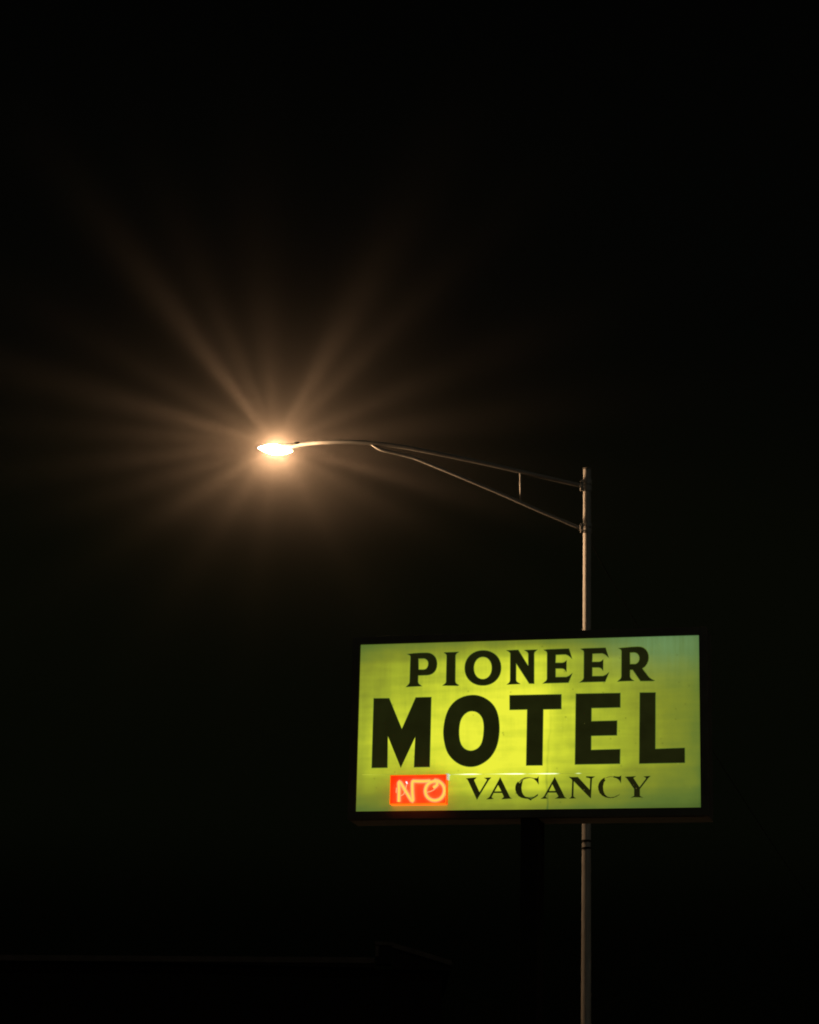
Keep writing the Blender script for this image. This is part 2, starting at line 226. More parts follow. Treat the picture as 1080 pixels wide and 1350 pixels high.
# lit plastic face -------------------------------------------------------
def face_material():
    m, t = new_mat('backlit_yellow_plastic')
    tc = t.n('ShaderNodeTexCoord')
    sp = t.n('ShaderNodeSeparateXYZ', ins={0: tc.outputs['Object']})
    u = t.math('DIVIDE', sp.outputs[0], SW); v = t.math('DIVIDE', sp.outputs[2], SH)
    # slow warp so that the falloff is not ruler straight
    nw = t.n('ShaderNodeTexNoise', ins={'Vector': tc.outputs['Object'], 'Scale': 1.3, 'Detail': 3.0})
    wob = t.math('MULTIPLY', t.math('SUBTRACT', nw.outputs[0], 0.5), 0.10)
    uw = t.math('ADD', u, wob); vw = t.math('ADD', v, wob)
    H = t.ramp(uw, [(0.0, .50), (0.05, .64), (0.14, .80), (0.26, .92), (0.40, 1.0), (0.53, .98), (0.60, .68), (0.72, .52), (0.86, .36), (0.96, .27), (1.0, .20)], 'EASE')
    V = t.ramp(vw, [(0.0, .30), (0.06, .50), (0.15, .78), (0.27, 1.0), (0.60, 1.0), (0.74, .92), (0.86, .80), (0.93, .48), (1.0, .28)], 'EASE')
    hv = t.math('MULTIPLY', H, V)
    # dull upper left quarter
    du = t.math('MULTIPLY', t.math('SUBTRACT', u, 0.12), 4.2); dv = t.math('MULTIPLY', t.math('SUBTRACT', v, 0.78), 4.0)
    g = t.math('POWER', 2.718, t.math('MULTIPLY', t.math('ADD', t.math('MULTIPLY', du, du), t.math('MULTIPLY', dv, dv)), -1.0))
    hv = t.math('MULTIPLY', hv, t.math('SUBTRACT', 1.0, t.math('MULTIPLY', g, 0.26)))
    # shade round the neon housing, put into the face's glow
    du = t.math('MULTIPLY', t.math('SUBTRACT', u, 0.185), 6.5); dv = t.math('MULTIPLY', t.math('SUBTRACT', v, 0.09), 5.5)
    g = t.math('POWER', 2.718, t.math('MULTIPLY', t.math('ADD', t.math('MULTIPLY', du, du), t.math('MULTIPLY', dv, dv)), -1.0))
    hv = t.math('MULTIPLY', hv, t.math('SUBTRACT', 1.0, t.math('MULTIPLY', g, 0.42)))
    # tubes behind: faint horizontal bands; rain streaks: faint vertical ones; blotches
    m1 = t.n('ShaderNodeMapping', ins={'Vector': tc.outputs['Object'], 'Scale': (0.6, 1, 7.0)})
    n1 = t.n('ShaderNodeTexNoise', ins={'Vector': m1.outputs[0], 'Scale': 1.6, 'Detail': 4.0})
    m2 = t.n('ShaderNodeMapping', ins={'Vector': tc.outputs['Object'], 'Scale': (15.0, 1, 0.9)})
    n2 = t.n('ShaderNodeTexNoise', ins={'Vector': m2.outputs[0], 'Scale': 1.5, 'Detail': 6.0, 'Roughness': 0.7})
    n3 = t.n('ShaderNodeTexNoise', ins={'Vector': tc.outputs['Object'], 'Scale': 3.2, 'Detail': 5.0})
    k = t.math('ADD', t.math('MULTIPLY', t.math('SUBTRACT', n1.outputs[0], .5), .50), t.math('MULTIPLY', t.math('SUBTRACT', n3.outputs[0], .5), .68))
    topw = t.ramp(v, [(0.2, .08), (0.75, .34)])
    k = t.math('ADD', k, t.math('MULTIPLY', t.math('SUBTRACT', n2.outputs[0], .5), topw))
    I = t.math('MULTIPLY', hv, t.math('ADD', 1.0, k), clamp=True)
    # dark drip line right of the T
    lx = t.math('ADD', sp.outputs[0], t.math('MULTIPLY', t.math('SUBTRACT', nw.outputs[0], .5), .25))
    dd = t.math('ABSOLUTE', t.math('SUBTRACT', lx, 2.10))
    line = t.math('MULTIPLY', t.ramp(dd, [(0.0, 1.0), (0.022, 0.0)]), t.ramp(v, [(0.2, .16), (0.62, .10), (0.7, 0.0)]))
    I = t.math('SUBTRACT', I, line, clamp=True)
    col = t.ramp(I, [(0.0, (.030, .070, .016)), (0.14, (.095, .155, .026)), (0.32, (.215, .255, .022)), (0.50, (.345, .410, .026)), (0.75, (.600, .665, .034)), (1.0, (.83, .85, .045))])
    # pale bluish grime in the upper right corner
    gu = t.math('MULTIPLY', t.math('SUBTRACT', u, 0.90), 6.0); gv = t.math('MULTIPLY', t.math('SUBTRACT', v, 0.97), 6.0)
    g = t.math('POWER', 2.718, t.math('MULTIPLY', t.math('ADD', t.math('MULTIPLY', gu, gu), t.math('MULTIPLY', gv, gv)), -1.0))
    g = t.math('MULTIPLY', g, t.math('ADD', .15, t.math('MULTIPLY', n2.outputs[0], .9)), clamp=True)
    mx = t.n('ShaderNodeMix', data_type='RGBA', ins={0: g, 6: col, 7: (.15, .29, .12, 1)})
    # specks of peeled paint
    vo = t.n('ShaderNodeTexVoronoi', ins={'Vector': tc.outputs['Object'], 'Scale': 16.0})
    keep = t.math('GREATER_THAN', t.n('ShaderNodeSeparateColor', ins={0: vo.outputs['Color']}).outputs[0], 0.90)
    sp_ = t.math('MULTIPLY', t.ramp(vo.outputs['Distance'], [(0.0, 1.0), (0.10, 0.0)]), keep)
    mx2 = t.n('ShaderNodeMix', data_type='RGBA', ins={0: t.math('MULTIPLY', sp_, .5), 6: mx.outputs[2], 7: (.8, .85, .15, 1)})
    # flies and dirt that have collected inside, mostly low down
    vd = t.n('ShaderNodeTexVoronoi', ins={'Vector': tc.outputs['Object'], 'Scale': 11.0})
    kd = t.math('GREATER_THAN', t.n('ShaderNodeSeparateColor', ins={0: vd.outputs['Color']}).outputs[1], t.ramp(v, [(0.0, .62), (.12, .90), (1.0, .95)]))
    dirt = t.math('MULTIPLY', t.math('MULTIPLY', t.ramp(vd.outputs['Distance'], [(0.04, 1.0), (0.16, 0.0)]), kd), .38)
    mx2 = t.n('ShaderNodeMix', data_type='RGBA', ins={0: dirt, 6: mx2.outputs[2], 7: (.06, .08, .01, 1)})
    em = t.n('ShaderNodeEmission', ins={'Color': mx2.outputs[2], 'Strength': 1.0})
    bs = t.n('ShaderNodeBsdfPrincipled', ins={'Base Color': (.35, .33, .03, 1), 'Roughness': .5, 'Specular IOR Level': 0.2})
    ad = t.n('ShaderNodeAddShader')
    t.link(em.outputs[0], ad.inputs[0]); t.link(bs.outputs[0], ad.inputs[1])
    o = t.n('ShaderNodeOutputMaterial'); t.link(ad.outputs[0], o.inputs[0])
    return m

def ink_material(name, col, base=0.02, specks=0.0):
    m, t = new_mat(name)
    tc = t.n('ShaderNodeTexCoord')
    nz = t.n('ShaderNodeTexNoise', ins={'Vector': tc.outputs['Object'], 'Scale': 5.0, 'Detail': 4.0})
    c = t.ramp(nz.outputs[0], [(0.3, tuple(x * .8 for x in col)), (0.7, tuple(x * 1.15 for x in col))])
    vo = t.n('ShaderNodeTexVoronoi', ins={'Vector': tc.outputs['Object'], 'Scale': 34.0 if specks > .5 else 14.0})
    keep = t.math('GREATER_THAN', t.n('ShaderNodeSeparateColor', ins={0: vo.outputs['Color']}).outputs[0], 0.80 if specks > .5 else 0.95)
    dot = t.math('MULTIPLY', t.ramp(vo.outputs['Distance'], [(0.10, 1.0), (0.22, 0.0)] if specks > .5 else [(0.04, 1.0), (0.08, 0.0)]), keep)
    mx = t.n('ShaderNodeMix', data_type='RGBA', ins={0: t.math('MULTIPLY', dot, .45), 6: c, 7: (.30, .28, .05, 1)})
    em = t.n('ShaderNodeEmission', ins={'Color': mx.outputs[2], 'Strength': 1.0})
    bs = t.n('ShaderNodeBsdfPrincipled', ins={'Base Color': (base * 2.4, base * 1.2, base * .8, 1), 'Roughness': .6, 'Specular IOR Level': 0.2})
    ad = t.n('ShaderNodeAddShader')
    t.link(em.outputs[0], ad.inputs[0]); t.link(bs.outputs[0], ad.inputs[1])
    o = t.n('ShaderNodeOutputMaterial'); t.link(ad.outputs[0], o.inputs[0])
    return m

bm = bmesh.new()
box(bm, 0, SW, 0.0, 0.006, 0, SH)
face = on_face(from_bm('sign_face', bm, face_material(), sign))
M['ink'] = ink_material('black_letter_paint', (.0095, .0120, .0022))  # weak glow in the letter inks stands in for lens veil
M['ink2'] = ink_material('worn_letter_paint', (.0105, .0120, .0022), specks=1.0)
M['ink3'] = ink_material('rubbed_letter_paint', (.12, .125, .018), base=.03)
M['edge'] = ink_material('thin_paint_edge', (.105, .165, .020), base=.03)
def letter(loops, mat, g, rim=.0065):
    # the paint is thin at the rim of each stroke, so some of the light comes through there
    bm = bmesh.new()
    smooth_shape(bm, [grown(lp, k, g + rim) for k, lp in enumerate(loops)] if len(loops) < 3 else [grown(lp, 0, g + rim) for lp in loops], -0.0015)
    for f in bm.faces: f.material_index = 1
    n0 = len(bm.faces)
    smooth_shape(bm, [grown(lp, k if len(loops) < 3 else 0, g) for k, lp in enumerate(loops)], -0.003)
    o = from_bm('letter', bm, mat, face)
    o.data.materials.append(M['edge'])
    return o
for i, (ch, loops) in enumerate(PAINTED):
    o = letter(loops, M['ink'], 0.0005)
n_c = 0
for ch, loops in VACANCY:
    o = letter(loops, M['ink2'], 0.0022, .0035)
    if ch == 'C':                                # the top of each C is rubbed away
        o.data.materials.append(M['ink3'])
        nb = bmesh.new(); nb.from_mesh(o.data); before = len(nb.faces)
        smooth_shape(nb, [WORN[n_c]], -0.0035)
        nb.faces.ensure_lookup_table()
        for f in nb.faces[before:]: f.material_index = 2
        nb.to_mesh(o.data); nb.free(); n_c += 1

# cabinet ------------------------------------------------------------------
FR = 0.085; DEP = 0.43
bm = bmesh.new()
x0, x1, z0, z1 = -SW / 2 - FR, SW / 2 + FR, Z0 - FR, Z0 + SH + FR
box(bm, x0, x1, 0.012, DEP, z0, z1, 0.004)
from_bm('cabinet', bm, M['cab'], sign)
bm = bmesh.new()
fo = FR + 0.004
for a in ((-SW / 2 - fo, -SW / 2 - .002, Z0 - fo, Z0 + SH + fo), (SW / 2 + .002, SW / 2 + fo, Z0 - fo, Z0 + SH + fo),
          (-SW / 2 - .001, SW / 2 + .001, Z0 + SH + .002, Z0 + SH + fo - .001), (-SW / 2 - .001, SW / 2 + .001, Z0 - fo + .001, Z0 - .002)):
    box(bm, a[0], a[1], -0.022, 0.011, a[2], a[3], 0.003)
from_bm('frame', bm, M['cab'], sign)
POST_U0, POST_U1 = 1.816 - SW / 2, 2.0 - SW / 2
bm = bmesh.new()
for a, b in ((x0 + .004, POST_U0 - .002), (POST_U1 + .002, x1 - .004)):
    box(bm, a, b, 0.016, DEP - .006, z0 - .010, z0 - .001)
from_bm('underside_panel', bm, M['under'], sign)
bm = bmesh.new()
box(bm, POST_U0, POST_U1, -0.004, DEP - .02, 0.02, z0 - .0005, 0.006)
from_bm('support_post', bm, M['post'], sign)
bm = bmesh.new()
box(bm, POST_U0 - .16, POST_U1 + .16, -0.15, DEP + .13, 0.0, 0.022, 0.004)
from_bm('base_plate', bm, M['post'], sign)
# seam across the face; the street lamp's highlight on it is painted as glow
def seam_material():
    m, t = new_mat('joint_painted_glint')
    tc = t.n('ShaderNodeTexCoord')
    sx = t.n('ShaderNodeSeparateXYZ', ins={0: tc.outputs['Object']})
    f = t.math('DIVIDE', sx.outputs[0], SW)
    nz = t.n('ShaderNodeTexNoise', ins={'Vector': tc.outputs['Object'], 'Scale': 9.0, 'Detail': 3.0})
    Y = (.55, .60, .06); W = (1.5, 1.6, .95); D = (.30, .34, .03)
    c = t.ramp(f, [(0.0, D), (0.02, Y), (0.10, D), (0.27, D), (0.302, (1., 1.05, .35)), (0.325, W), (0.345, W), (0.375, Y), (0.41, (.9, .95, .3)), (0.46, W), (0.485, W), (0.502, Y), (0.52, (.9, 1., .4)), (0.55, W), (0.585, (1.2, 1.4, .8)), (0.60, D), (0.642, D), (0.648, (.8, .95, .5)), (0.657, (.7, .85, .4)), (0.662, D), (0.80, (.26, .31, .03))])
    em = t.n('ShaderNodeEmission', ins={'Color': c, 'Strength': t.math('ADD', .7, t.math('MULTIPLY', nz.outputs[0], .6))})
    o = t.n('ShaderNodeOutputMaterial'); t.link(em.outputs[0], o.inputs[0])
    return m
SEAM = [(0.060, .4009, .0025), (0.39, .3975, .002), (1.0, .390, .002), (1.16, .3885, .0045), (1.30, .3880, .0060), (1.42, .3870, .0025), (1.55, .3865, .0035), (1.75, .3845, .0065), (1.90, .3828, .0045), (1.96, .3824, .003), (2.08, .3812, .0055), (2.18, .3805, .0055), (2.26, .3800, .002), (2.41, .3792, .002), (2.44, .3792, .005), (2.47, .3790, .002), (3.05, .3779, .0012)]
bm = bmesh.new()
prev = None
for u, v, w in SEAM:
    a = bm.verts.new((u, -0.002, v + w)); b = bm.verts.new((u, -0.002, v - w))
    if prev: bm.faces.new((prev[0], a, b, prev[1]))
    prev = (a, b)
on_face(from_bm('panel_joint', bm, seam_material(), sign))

# neon NO box -----------------------------------------------------------------
def glow_mat(name, col, strength, base, rough=.4, trans=False):  # own emission stands in for light falling on the part
    m, t = new_mat(name)
    tc = t.n('ShaderNodeTexCoord')
    nz = t.n('ShaderNodeTexNoise', ins={'Vector': tc.outputs['Object'], 'Scale': 7.0, 'Detail': 4.0})
    st = t.math('MULTIPLY', strength, t.math('ADD', .75, t.math('MULTIPLY', nz.outputs[0], .5)))
    bs = t.n('ShaderNodeBsdfPrincipled', ins={'Base Color': (*base, 1), 'Roughness': rough, 'Emission Color': (*col, 1), 'Emission Strength': st})
    o = t.n('ShaderNodeOutputMaterial')
    if trans:
        tl_ = t.n('ShaderNodeBsdfTranslucent', ins={'Color': (*base, 1)})
        ad = t.n('ShaderNodeAddShader'); t.link(bs.outputs[0], ad.inputs[0]); t.link(tl_.outputs[0], ad.inputs[1]); t.link(ad.outputs[0], o.inputs[0])
    else:
        t.link(bs.outputs[0], o.inputs[0])
    return m
BX0, BX1, BZ0, BZ1, BD = 0.402, 1.012, 0.066, 0.369, 0.10
nb = empty('neon_box', (0, 0, 0)); nb.parent = sign; on_face(nb)
nb['label'] = 'small red neon box reading NO'
bm = bmesh.new(); box(bm, BX0, BX1, -.012, -.004, BZ0, BZ1)
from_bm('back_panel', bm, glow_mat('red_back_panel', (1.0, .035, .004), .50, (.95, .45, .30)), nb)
bm = bmesh.new()
t_ = .006
box(bm, BX0 - t_, BX0 - .0005, -BD, -.004, BZ0 - t_, BZ1 + t_)
box(bm, BX1 + .0005, BX1 + t_, -BD, -.004, BZ0 - t_, BZ1 + t_)
box(bm, BX0, BX1, -BD, -.004, BZ1 + .0005, BZ1 + t_)
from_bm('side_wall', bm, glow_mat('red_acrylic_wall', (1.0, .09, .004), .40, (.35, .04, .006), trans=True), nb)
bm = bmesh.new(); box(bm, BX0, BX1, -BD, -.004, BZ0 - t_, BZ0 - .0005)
from_bm('bottom_wall', bm, glow_mat('glowing_bottom_acrylic', (1.0, .075, .002), 2.2, (.6, .07, .01)), nb)  # glow raised to spill red onto the frame below
bm = bmesh.new()
for a in ((BX0 - .007, BX0 - .001, BZ0 - .007, BZ1 + .007), (BX1 + .001, BX1 + .007, BZ0 - .007, BZ1 + .007), (BX0 - .001, BX1 + .001, BZ1 + .001, BZ1 + .007), (BX0 - .001, BX1 + .001, BZ0 - .007, BZ0 - .001)):
    box(bm, a[0], a[1], -BD - .004, -BD - .0005, a[2], a[3])
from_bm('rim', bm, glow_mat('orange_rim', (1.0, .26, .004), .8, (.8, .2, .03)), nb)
def tube_mat(name, col, s):
    m, t = new_mat(name)
    em = t.n('ShaderNodeEmission', ins={'Color': (*col, 1), 'Strength': s})
    o = t.n('ShaderNodeOutputMaterial'); t.link(em.outputs[0], o.inputs[0])
    return m
M['neon'] = tube_mat('lit_neon_gas', (1.0, .18, .022), 5.0)
M['neon_dim'] = tube_mat('dim_neon_return', (1.0, .36, .16), 1.6)
TY = -.030
bm = bmesh.new(); tube(bm, catmull([(u + .012, TY, v - .012) for u, v in TUBE_N], 5), .0118, 10)
from_bm('neon_tube', bm, M['neon'], nb, True)
bm = bmesh.new(); tube(bm, catmull([(u + .012, TY + (0 if i < 16 else (i - 16) * .004), v - .012) for i, (u, v) in enumerate(TUBE_O[1:])], 5), .0118, 10)
from_bm('neon_tube', bm, M['neon'], nb, True)
m_, t = new_mat('painted_neon_halo')  # sleeve added round each tube to paint its soft halo
lw = t.n('ShaderNodeLayerWeight', ins={'Blend': .5})
fc = t.ramp(lw.outputs['Facing'], [(0.0, .12), (.30, .22), (.60, .50), (.85, .28), (1.0, .0)])
em = t.n('ShaderNodeEmission', ins={'Color': (1.0, .42, .24, 1), 'Strength': 1.35}); tp = t.n('ShaderNodeBsdfTransparent')
mx = t.n('ShaderNodeMixShader', ins={0: fc}); t.link(tp.outputs[0], mx.inputs[1]); t.link(em.outputs[0], mx.inputs[2])
oo = t.n('ShaderNodeOutputMaterial'); t.link(mx.outputs[0], oo.inputs[0])
for path in (TUBE_N, TUBE_O[1:]):
    bm = bmesh.new(); tube(bm, catmull([(u + .012, TY, v - .012) for u, v in path], 5), .022, 14, cap=False)
    from_bm('tube_halo', bm, m_, nb, True)
for tl in (TAIL1, TAIL2, TAIL0):
    bm = bmesh.new(); tube(bm, catmull([(u + .006, -.016, v - .006) for u, v in tl], 5), .0045, 8)
    from_bm('return_tube', bm, M['neon_dim'], nb, True)
bm = bmesh.new(); tube(bm, [(.573, -.05, .291), (.573, -.085, .301)], .0085, 12)
from_bm('electrode', bm, tube_mat('electrode_painted_glint', (1.0, .85, .9), 1.6), nb, True)  # reflection on the electrode cap, painted as glow
m_, t__ = new_mat('clear_cover')
tr = t__.n('ShaderNodeBsdfTransparent', ins={0: (1, .93, .90, 1)}); gl = t__.n('ShaderNodeBsdfGlossy', ins={'Roughness': .08})
mxx = t__.n('ShaderNodeMixShader', ins={0: .04}); t__.link(tr.outputs[0], mxx.inputs[1]); t__.link(gl.outputs[0], mxx.inputs[2])
oo = t__.n('ShaderNodeOutputMaterial'); t__.link(mxx.outputs[0], oo.inputs[0])
bm = bmesh.new(); box(bm, BX0 + .0035, BX1 - .0035, -BD - .002, -BD - .0008, BZ0 + .0035, BZ1 - .0035)
from_bm('clear_cover', bm, m_, nb)
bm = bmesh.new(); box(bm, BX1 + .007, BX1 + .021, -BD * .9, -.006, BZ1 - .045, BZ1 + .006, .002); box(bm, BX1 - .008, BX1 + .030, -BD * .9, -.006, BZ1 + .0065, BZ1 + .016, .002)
from_bm('bracket', bm, glow_mat('glowing_metal_clip', (.8, .95, .8), .45, (.7, .7, .65)), nb)  # metal clip glows by itself in place of catching light

# ================================================================ STREET LAMP
PX, PY = 2.197, 28.0
lamp = empty('street_lamp', (PX, PY, 0.0))
tag(lamp, 'tall galvanised street lamp with a long truss arm and glowing head', 'street lamp')
AWAY = .75 / 3.9                              # the arm swings slightly away from the sign's front
def L(x, z, y=0.0):
    d = (2.14 - x) * AWAY
    k = (PY + d) / PY
    return (x * k - PX, d + y, (z - 1.6) * k + 1.6)
bm = bmesh.new()
zs = [0.03, 3, 6, 8, 10.06]
tube(bm, [(0, 0, z) for z in zs], [.066, .059, .053, .051, .049], 40)
pole = from_bm('pole', bm, M['galv'], lamp, True)
pole.data.set_sharp_from_angle(angle=R(40)) if hasattr(pole.data, 'set_sharp_from_angle') else None
bm = bmesh.new(); tube(bm, [(0, 0, 10.061), (0, 0, 10.075), (0, 0, 10.085)], [.056, .056, .03], 32); from_bm('pole_cap', bm, M['head'], lamp)
bm = bmesh.new(); box(bm, -.19, .19, -.19, .19, 0, .028, .005)
bp = from_bm('base_plate', bm, M['galv'], lamp)
for sx in (-1, 1):
    for sy in (-1, 1):
        bm = bmesh.new(); tube(bm, [(sx * .14, sy * .14, .029), (sx * .14, sy * .14, .07)], .018, 6)
        from_bm('anchor_bolt', bm, M['galv'], bp)
UP = [L(2.139, 9.848), L(1.55, 9.975), L(.929, 10.108), L(.50, 10.192), L(.171, 10.253), L(-.10, 10.300), L(-.398, 10.332), L(-.777, 10.350), L(-1.155, 10.330), L(-1.345, 10.303), L(-1.50, 10.268)]
bm = bmesh.new(); tube(bm, catmull(UP, 5), .026, 20)
from_bm('arm', bm, M['arm'], lamp, True)
LO = [L(2.14, 9.292), L(1.65, 9.495), L(1.123, 9.722), L(.55, 9.958), L(.10, 10.138), L(-.03, 10.180), L(-.206, 10.222), L(-.38, 10.262), L(-.52, 10.341)]
bm = bmesh.new(); lo_pts = catmull(LO, 5); tube(bm, lo_pts, [.021] * (len(lo_pts) - 5) + [.020, .018, .016, .013, .010], 20)
from_bm('brace', bm, M['arm'], lamp, True)
bm = bmesh.new(); tube(bm, [L(1.365, 10.008), L(1.374, 9.604)], .0125, 12)
from_bm('strut', bm, M['arm'], lamp, True)
for bz, hh in ((9.853, .075), (9.305, .062)):
    bm = bmesh.new()
    tube(bm, [(0, 0, bz - hh), (0, 0, bz - hh * .12)], .060, 32)
    tube(bm, [(0, 0, bz + hh * .12), (0, 0, bz + hh)], .060, 32)
    box(bm, -.086, -.040, -.032, .032, bz - hh * .9, bz + hh * .9, .004)
    br = from_bm('bracket', bm, M['galv'], lamp)
    for k in (-1, 1):
        bm = bmesh.new(); tube(bm, [(-.062, -.034, bz + k * hh * .55), (-.062, -.055, bz + k * hh * .55)], .009, 6)
        from_bm('bolt', bm, M['galv'], br)
for cz in (5.441, 5.355):
    bm = bmesh.new(); tube(bm, [(0, 0, cz - .011), (0, 0, cz + .011)], .060, 40)
    from_bm('clamp_band', bm, M['post'], lamp)
# head: flattened cast housing with a glass bowl under it
HX, HZ = -1.70, 10.232
HK = (PY + (2.14 - HX) * AWAY) / PY
HC = Vector((HX * HK, PY * HK, (HZ - 1.6) * HK + 1.6))
bm = bmesh.new()
secs = [(-.245, .012, .008), (-.22, .060, .016), (-.15, .095, .024), (-.06, .115, .030), (.06, .110, .032), (.15, .080, .032), (.24, .050, .030), (.30, .030, .024)]
rings = []
for sx, w, h in secs:
    ring = []
    for k in range(20):
        a = 2 * math.pi * k / 20
        zz = math.sin(a)
        ring.append(bm.verts.new((sx, w * math.cos(a), (h * zz if zz > 0 else h * .35 * zz) + max(0, sx - .10) * .30)))
    rings.append(ring)
for a, b in zip(rings, rings[1:]):
    for k in range(20):
        bm.faces.new((a[k], a[(k + 1) % 20], b[(k + 1) % 20], b[k]))
bm.faces.new(rings[0]); bm.faces.new(rings[-1][::-1])
head = from_bm('lamp_head', bm, M['head'], lamp, True)
head.location = L(HX + .02, HZ + .020); head.rotation_euler = (0, R(3.0), R(-10.9))
bm = bmesh.new(); ellipsoid(bm, (0, 0, 0), (.225, .135, .066), point=.45)
mb, tb = new_mat('glowing_refractor_glass')
lw = tb.n('ShaderNodeLayerWeight', ins={'Blend': .35})
cb = tb.ramp(lw.outputs['Facing'], [(0.0, (1, .92, .78)), (.65, (.5, .32, .15)), (1, (.06, .03, .008))])
eb = tb.n('ShaderNodeEmission', ins={'Color': cb, 'Strength': 40.0})
ob = tb.n('ShaderNodeOutputMaterial'); tb.link(eb.outputs[0], ob.inputs[0])
bowl = from_bm('glass_bowl', bm, mb, head, True)
bowl.location = (-.005, -.012, -.030); bowl.rotation_euler = (0, R(1.5), R(10.9))

# the lamp's light: a downward pool, plus added beams that imitate lens-flare rays
ld = bpy.data.lights.new('lamp_and_added_light', 'POINT')
ld.energy = 1.0; ld.shadow_soft_size = 0.05
ld.use_nodes = True
t = NT(ld.node_tree)
geo = t.n('ShaderNodeNewGeometry')
D = geo.outputs['Incoming']
sz = t.n('ShaderNodeSeparateXYZ', ins={0: D}).outputs[2]
down = t.ramp(t.math('ADD', .5, t.math('MULTIPLY', sz, -.5)), [(0.0, .50), (0.40, .60), (0.48, BASE_UP), (0.52, BASE_UP), (0.56, .45), (0.65, .80), (0.74, .92), (.85, .80), (.95, .62), (1.0, .3)])
beams = None
for (dx, dy, k, amp) in FLARE_BEAMS:
    v = Vector((dx, .14 * math.hypot(dx, dy), -dy)).normalized()
    dt = t.n('ShaderNodeVectorMath', operation='DOT_PRODUCT', ins={0: D, 1: v}).outputs['Value']
    e = t.math('MULTIPLY', t.math('POWER', 2.71828, t.math('MULTIPLY', t.math('SUBTRACT', dt, 1.0), k)), amp)
    beams = e if beams is None else t.math('ADD', beams, e)
tot = t.math('ADD', down, beams)
em = t.n('ShaderNodeEmission', ins={'Color': (1.0, .59, .30, 1), 'Strength': t.math('MULTIPLY', tot, LAMP_POWER)})
ol = t.n('ShaderNodeOutputLight'); t.link(em.outputs[0], ol.inputs[0])
for yy, zz, sh in ((.20, .13, 1.0), (-.17, -.07, FRONT_SHARE)):   # set off the bowl: rear one lights the haze, front one added for the arm
    l2 = ld if sh == 1.0 else ld.copy()
    l2.energy = sh
    lo = bpy.data.objects.new('lamp_and_added_light', l2); COL.objects.link(lo)
    lo.parent = lamp
    lo.location = L(HX, HZ + zz, yy)

# ================================================================ SERVICE CABLE
bm = bmesh.new()
pts = []
A = Vector((2.245, 28.03, 9.12)); B = Vector((7.6, 38.0, 4.6))
for i in range(25):
    s = i / 24
    p = A.lerp(B, s); p.z -= .55 * 4 * s * (1 - s) * .5
    pts.append(p)
tube(bm, pts, .005, 8)
cab = from_bm('service_cable', bm, M['cable'], None, True)
tag(cab, 'thin dark service cable dropping from the lamp pole behind the sign', 'cable')

# ================================================================ MOTEL BUILDING (unlit, far behind)
BY = 60.0
bld = empty('motel_building', (-2.0, BY, 0))
tag(bld, 'unlit low motel building whose pale roof trim barely shows in the dark', 'building')
def b_(name, mat, *boxes, bevel=0.0, parent=bld):
    bm = bmesh.new()
    for q in boxes: box(bm, q[0] + 2.0, q[1] + 2.0, q[2] - BY, q[3] - BY, q[4], q[5], bevel)
    return from_bm(name, bm, mat, parent)
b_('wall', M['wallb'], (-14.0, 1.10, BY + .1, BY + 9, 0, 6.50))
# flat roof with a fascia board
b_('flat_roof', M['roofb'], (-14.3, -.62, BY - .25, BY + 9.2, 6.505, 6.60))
bm = bmesh.new()
vs = [(-12.3, 6.40), (1.39, 6.62), (1.39, 6.76), (-12.3, 6.54)]
f_ = [[bm.verts.new((x, y, z)) for x, z in vs] for y in (-.30, -.255)]
bm.faces.new(f_[0]); bm.faces.new(f_[1][::-1])
for k in range(4): bm.faces.new((f_[0][k], f_[1][k], f_[1][(k + 1) % 4], f_[0][(k + 1) % 4]))
from_bm('fascia', bm, M['trim'], bld)
# sloping roof on the right with its rake board
bm = bmesh.new()
vs = [(1.84, 7.02), (3.30, 6.60), (3.30, 6.48), (1.84, 6.48)]
f_ = [[bm.verts.new((x, y, z)) for x, z in vs] for y in (-.25, 9.0)]
bm.faces.new(f_[0]); bm.faces.new(f_[1][::-1])
for k in range(4): bm.faces.new((f_[0][k], f_[1][k], f_[1][(k + 1) % 4], f_[0][(k + 1) % 4]))
from_bm('sloping_roof', bm, M['roofb'], bld)
bm = bmesh.new()
vs = [(1.80, 7.14), (3.32, 6.72), (3.32, 6.60), (1.80, 7.02)]
f_ = [[bm.verts.new((x, y, z)) for x, z in vs] for y in (-.34, -.28)]
bm.faces.new(f_[0]); bm.faces.new(f_[1][::-1])
for k in range(4): bm.faces.new((f_[0][k], f_[1][k], f_[1][(k + 1) % 4], f_[0][(k + 1) % 4]))
from_bm('rake_board', bm, M['trim'], bld)
ch = b_('chimney', M['roofb'], (-.56, -.19, BY - .3, BY + .3, 6.60, 7.06), bevel=.01)
b_('chimney_cap', M['trim'], (-.62, -.14, BY - .36, BY + .36, 7.062, 7.15), bevel=.01, parent=ch)
b_('flashing', M['trim'], (-.60, -.515, BY - .325, BY - .302, 6.78, 7.058), parent=ch)
for st, zb in ((0, .9), (1, 3.75)):
    for k in range(4):
        wx = -12.6 + k * 3.4
        w_ = b_('window', M['wallb'], (wx - .06, wx + 1.26, BY + .05, BY + .098, zb - .06, zb + 1.16))
        b_('pane', M['darkglass'], (wx, wx + 1.2, BY + .036, BY + .048, zb, zb + 1.1), parent=w_)
        if st == 0:
            d_ = b_('door', M['roofb'], (wx + 1.75, wx + 2.65, BY + .05, BY + .098, .02, 2.05))
            b_('handle', M['wallb'], (wx + 1.83, wx + 1.88, BY + .01, BY + .048, 1.0, 1.06), parent=d_)

